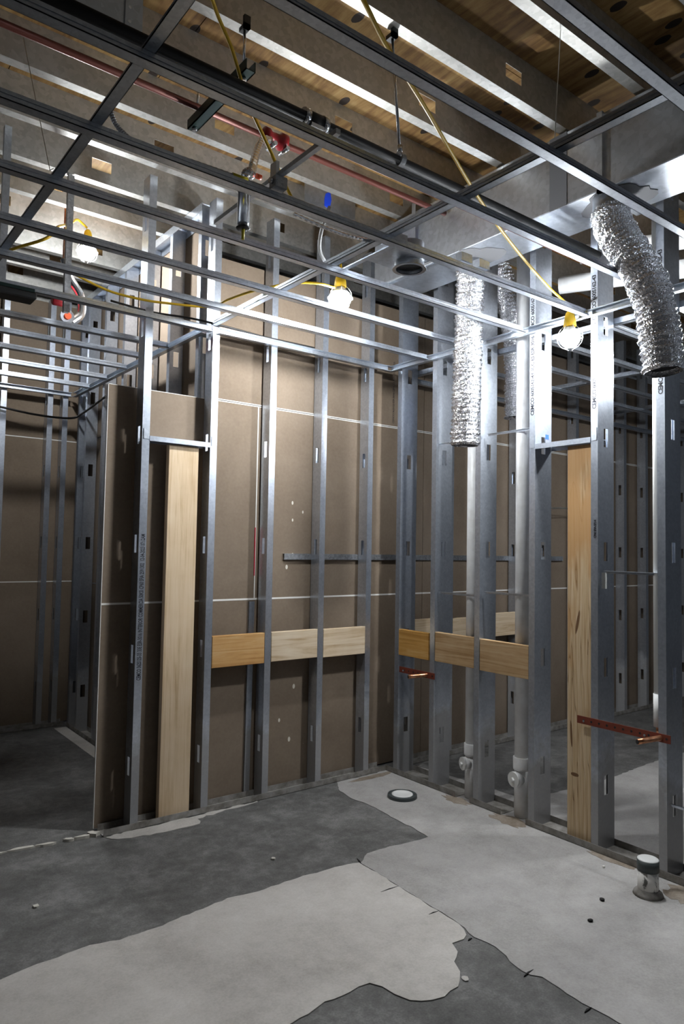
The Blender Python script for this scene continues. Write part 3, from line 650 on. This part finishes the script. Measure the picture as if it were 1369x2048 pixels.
# ------------------------------------------------------------------ hangers
def rod(name, lab, top, bot, r=.006, clamp=True, ring=0):
    t = thing(name, lab, 'hanger', 'rods hung from the joists')
    MB().cyl(top, bot, r, 10).build('threaded_rod', 'chrome', t)
    if clamp:
        x, y, z = top; cb = MB(); cb.box(x - .014, x + .014, y - .022, y + .022, z - .022, z - .004); cb.box(x - .014, x + .014, y - .022, y - .008, z - .022, z + .03); cb.build('beam_clamp', 'black', t)
    if ring:
        MB().ring((bot[0] - .012, bot[1], bot[2] - ring), (1, 0, 0), ring - .008, ring, .024, 24).build('ring_strap', 'steel', t)
        MB().cyl((bot[0], bot[1], bot[2]), (bot[0], bot[1], bot[2] + .03), .011, 8).build('rod_nut', 'chrome', t)
    return t
rod('hanger_rod', 'threaded rod with a ring strap holding the black sprinkler pipe', (-1.513, -1.684, 3.648), (-1.46, -1.682, 3.17), ring=.031)
rod('hanger_rod', 'threaded rod holding the near end of the dark green strut', (-2.005, -1.345, 3.648), (-2.005, -1.345, 3.475))
rod('hanger_rod', 'threaded rod holding the far end of the dark green strut', (-2.005, -.93, 3.648), (-2.005, -.93, 3.475))
t = thing('strut_channel', 'dark green strut channel slung between two threaded rods', 'strut')
b = MB(); b.box(-2.027, -2.022, -1.40, -.875, 3.43, 3.472); b.box(-1.987, -1.982, -1.40, -.875, 3.43, 3.472); b.box(-2.027, -1.982, -1.40, -.875, 3.43, 3.434)
b.build('channel_body', 'strut', t)
for y in (-1.345, -.905): MB().cyl((-2.005, y, 3.414), (-2.005, y, 3.4298), .012, 8).build('hex_nut', 'chrome', t)
def strip_hanger(lab, x, y, z0, z1, m='tee'):
    b = csec(z1 - z0, .03, .034, lip=.0); o = b.build('hanger_strip', m); o.location = (x, y, z0); return tag(o, lab, 'hanger', 'upright hanger strips in the left space')
strip_hanger('bright upright hanger strip at the left photo edge', -2.60, .03, 2.86, 3.658)
strip_hanger('dark upright hanger strip left of the far lit bulb', -2.20, .315, 2.86, 3.658, 'steel')
tag(MB().box(-.4535, -.4505, -.712, -.680, 3.28, 3.658).build('duct_strap', 'duct'), 'flat metal hanger strap dropping beside the trunk duct end', 'strap')
def wire(name, lab, pts, r=.0016):
    o = MB().tube(pts, r, 6).build(name, 'wire'); return tag(o, lab, 'wire', 'hanger wires')
wire('hanger_wire', 'thin hanger wire tied to the grid at the left', [(-2.712, -.754, 3.658), (-2.68, -1.15, 2.90), (-2.685, -1.17, 2.885), (-2.67, -1.165, 2.90)])
wire('hanger_wire', 'thin hanger wire above the trunk duct', [(-.99, -2.12, 3.658), (-1.445, -2.42, 2.90)])

# ------------------------------------------------------------------ recessed light housing between the tees
t = thing('light_housing', 'galvanized recessed light housing on two bars near the trunk duct', 'light housing', 'recessed light housings')
MB().box(-1.36, -1.11, -1.52, -1.33, 2.865, 2.869).build('mounting_plate', 'duct', t)
MB().box(-1.35, -1.24, -1.50, -1.40, 2.8695, 2.95).build('junction_box', 'duct', t, bevel=.003)
MB().tube([(-1.165, -1.43, 2.835), (-1.165, -1.43, 2.955)], .068, 28, caps=False).build('lamp_can', 'duct', t)
MB().cyl((-1.165, -1.43, 2.855), (-1.165, -1.43, 2.858), .062, 26).build('can_interior', 'black', t)
MB().ring((-1.165, -1.43, 2.835), (0, 0, 1), .062, .078, .004, 28).build('can_rim', 'chrome', t)
for x in (-1.355, -1.075): MB().box(x - .012, x + .012, -1.60, -1.17, 2.859, 2.8645).build('hanger_bar', 'tee', t)
for x in (-1.02, -.90): MB().box(x, x + .07, -1.62, -1.58, 2.862, 2.90).build('bar_end', 'tee', t)
t = thing('light_housing', 'small dark light housing on the grid at the left photo edge', 'light housing', 'recessed light housings')
MB().box(-2.74, -2.44, -.07, .04, 2.767, 2.802).build('housing_body', 'black', t, bevel=.006); MB().box(-2.73, -2.45, -.066, .036, 2.8022, 2.8195).build('housing_lid', 'strut', t)
# blue mark on a bridging plate
t = thing('bridging_plate', 'galvanized bridging plate with a blue tape scrap between joists', 'metal plate')
MB().box(-.95, -.55, -.245, -.240, 3.655, 3.86).build('plate', 'duct', t)
bp = [(-.80, 3.70), (-.775, 3.695), (-.755, 3.71), (-.745, 3.755), (-.755, 3.80), (-.765, 3.815), (-.775, 3.79), (-.79, 3.785), (-.80, 3.75)]
MB().poly(bp, 0, .0015).mapped(lambda x, y, z: (x, -.2455 - z, y)).build('blue_tape', 'blue', t)

# ------------------------------------------------------------------ cables
def cable(name, lab, pts, r, m, cat='cable', ribs=False, group=None):
    p = smoothpath(pts, 14 if ribs else 8)
    rr = [r + (.0018 if i % 2 else 0) for i in range(len(p))] if ribs else r
    return tag(MB().tube(p, rr, 10, smooth=not ribs).build(name, m), lab, cat, group)
cable('armoured_cable', 'spiral armoured cable looping over the grid left of the sprinkler', [(-2.60, -1.52, 2.99), (-2.575, -1.515, 2.94), (-2.54, -1.525, 2.905), (-2.50, -1.535, 2.885), (-2.42, -1.56, 2.875), (-2.266, -1.575, 2.872), (-2.10, -1.58, 2.872), (-1.80, -1.575, 2.872), (-1.5, -1.575, 2.872)], .0075, 'steel', ribs=True)
tag(MB().tube([(-2.17, -1.578, 2.873), (-2.11, -1.58, 2.873)], .0115, 10).build('cable_tag', 'yellow_tag'), 'yellow wrap on the spiral armoured cable', 'tag')
cable('armoured_cable', 'bright spiral armoured cable running under the grid to the light housing', [(-1.80, -1.42, 2.905), (-1.63, -1.437, 2.885), (-1.50, -1.455, 2.88), (-1.353, -1.46, 2.90)], .0075, 'chrome', ribs=True)
cable('white_cable', 'white cable drooping beside the middle lit bulb', [(-1.62, -1.42, 2.99), (-1.56, -1.28, 2.95), (-1.48, -1.16, 2.93), (-1.40, -1.09, 2.92), (-1.33, -1.05, 2.91)], .008, 'white')
YG = 'yellow temporary light cords'
cable('yellow_cord', 'yellow cord hanging past the red sprinkler fitting', [(-2.62, -2.06, 3.36), (-2.378, -1.805, 3.28), (-2.257, -1.718, 3.22), (-2.142, -1.625, 3.14), (-2.001, -1.554, 3.04), (-1.877, -1.506, 2.93), (-1.835, -1.51, 2.885), (-1.825, -1.53, 2.872)], .0065, 'yellow', group=YG)
cable('yellow_cord', 'yellow cord slanting down to the bulb at the right wall', [(-2.40, -2.46, 3.02), (-2.224, -2.379, 3.0), (-2.064, -2.292, 2.995), (-1.80, -2.175, 2.985), (-1.26, -1.92, 2.965), (-.76, -1.72, 2.945), (-.30, -1.56, 2.93), (-.10, -1.525, 2.90), (-.06, -1.52, 2.862)], .0065, 'yellow', group=YG)
cable('yellow_cord', 'yellow cord draped over the grid towards the middle bulb', [(-2.30, -.12, 2.93), (-2.10, -.109, 2.885), (-1.92, -.13, 2.872), (-1.77, -.147, 2.88), (-1.552, -.203, 2.895), (-1.512, -.334, 2.91), (-1.459, -.513, 2.92), (-1.35, -.72, 2.93), (-1.24, -.80, 2.935), (-1.115, -.79, 2.945)], .0065, 'yellow', group=YG)
cable('yellow_cord', 'yellow cord looping to the far bulb in the left space', [(-2.75, .25, 3.08), (-2.60, .12, 3.03), (-2.515, -.08, 3.02), (-2.45, -.20, 3.03), (-2.39, -.14, 3.10), (-2.27, .24, 3.30), (-2.10, .60, 3.50), (-1.99, .84, 3.645), (-1.93, .90, 3.652), (-1.905, .90, 3.635)], .0075, 'yellow', group=YG)
cable('black_cord', 'thin black cord lying along the channel above the left header', [(-2.05, -.02, 2.865), (-1.8, .02, 2.868), (-1.6, .0, 2.875), (-1.48, -.02, 2.87), (-1.30, -.03, 2.862), (-1.05, -.02, 2.858), (-.7, -.022, 2.86)], .006, 'black')
cable('black_cord', 'thin black cable strung along the far wall below the grid', [(-3.6, 2.46, 2.72), (-2.9, 2.46, 2.68), (-2.2, 2.46, 2.66), (-1.8, 2.45, 2.62), (-1.52, 2.42, 2.62), (-1.48, 2.2, 2.64), (-1.47, 1.7, 2.70)], .009, 'black')
cable('grey_wire', 'thin grey wire crossing behind the knotty board', [(1.7, -.03, 1.98), (1.85, -.03, 1.93), (2.0, -.03, 1.935), (2.25, -.03, 1.93)], .006, 'wire')

# ------------------------------------------------------------------ temporary lamps (the only light sources)
def lamp(lab, x, y, z, hang=None, r=.056, m='bulb'):
    t = thing('work_lamp', lab, 'lamp', 'temporary work lamps')
    prof = [(.004, -r)] + [(r * math.sin(a), -r * math.cos(a)) for a in [k * 2.0 / 10 for k in range(1, 11)]]
    neck = [(r * .915, r * .425), (r * .80, r * .62), (.030, r * .86), (.022, r * 1.05)]
    MB().lathe(prof, (x, y, z), 24).build('bulb', m, t)
    MB().lathe(neck, (x, y, z), 24).build('bulb_neck', 'white', t)
    MB().lathe([(.030, 0), (.034, .004), (.032, .03), (.022, .075), (.012, .09)], (x, y, z + r * 1.06), 20).build('socket', 'yellow', t)
    cg = MB()
    for k in range(6):
        a = k * math.pi / 3; q = r + .012
        cg.tube([(x + .033 * math.cos(a), y + .033 * math.sin(a), z + r * 1.1)] + [(x + q * math.sin(b_) * math.cos(a), y + q * math.sin(b_) * math.sin(a), z - q * math.cos(b_)) for b_ in [2.3, 1.9, 1.5, 1.1, .7, .3]], .0016, 5)
    cg.ring((x, y, z - .001), (0, 0, 1), r + .0105, r + .0135, .003, 24)
    cg.build('wire_guard', 'white', t)
    if hang: MB().tube([(x, y, z + r * 1.06 + .085), hang], .006, 8).build('lamp_lead', 'yellow', t)
    return t
lamp('far lit work lamp with a yellow socket in the left space', -1.90, .90, 3.475, m='bulb_dim')
lamp('middle lit work lamp hanging below the joists near the spotted board', -1.06, -.77, 2.905, hang=(-1.06, -.77, 3.10))
lamp('lit work lamp hanging on the right wall beside the header', -.065, -1.53, 2.712, hang=(-.06, -1.52, 2.87))
lamp('lit work lamp cut off by the right photo edge beyond the wide flexible duct', .62, -1.90, 2.69, hang=(.62, -1.90, 3.65), m='bulb_half')
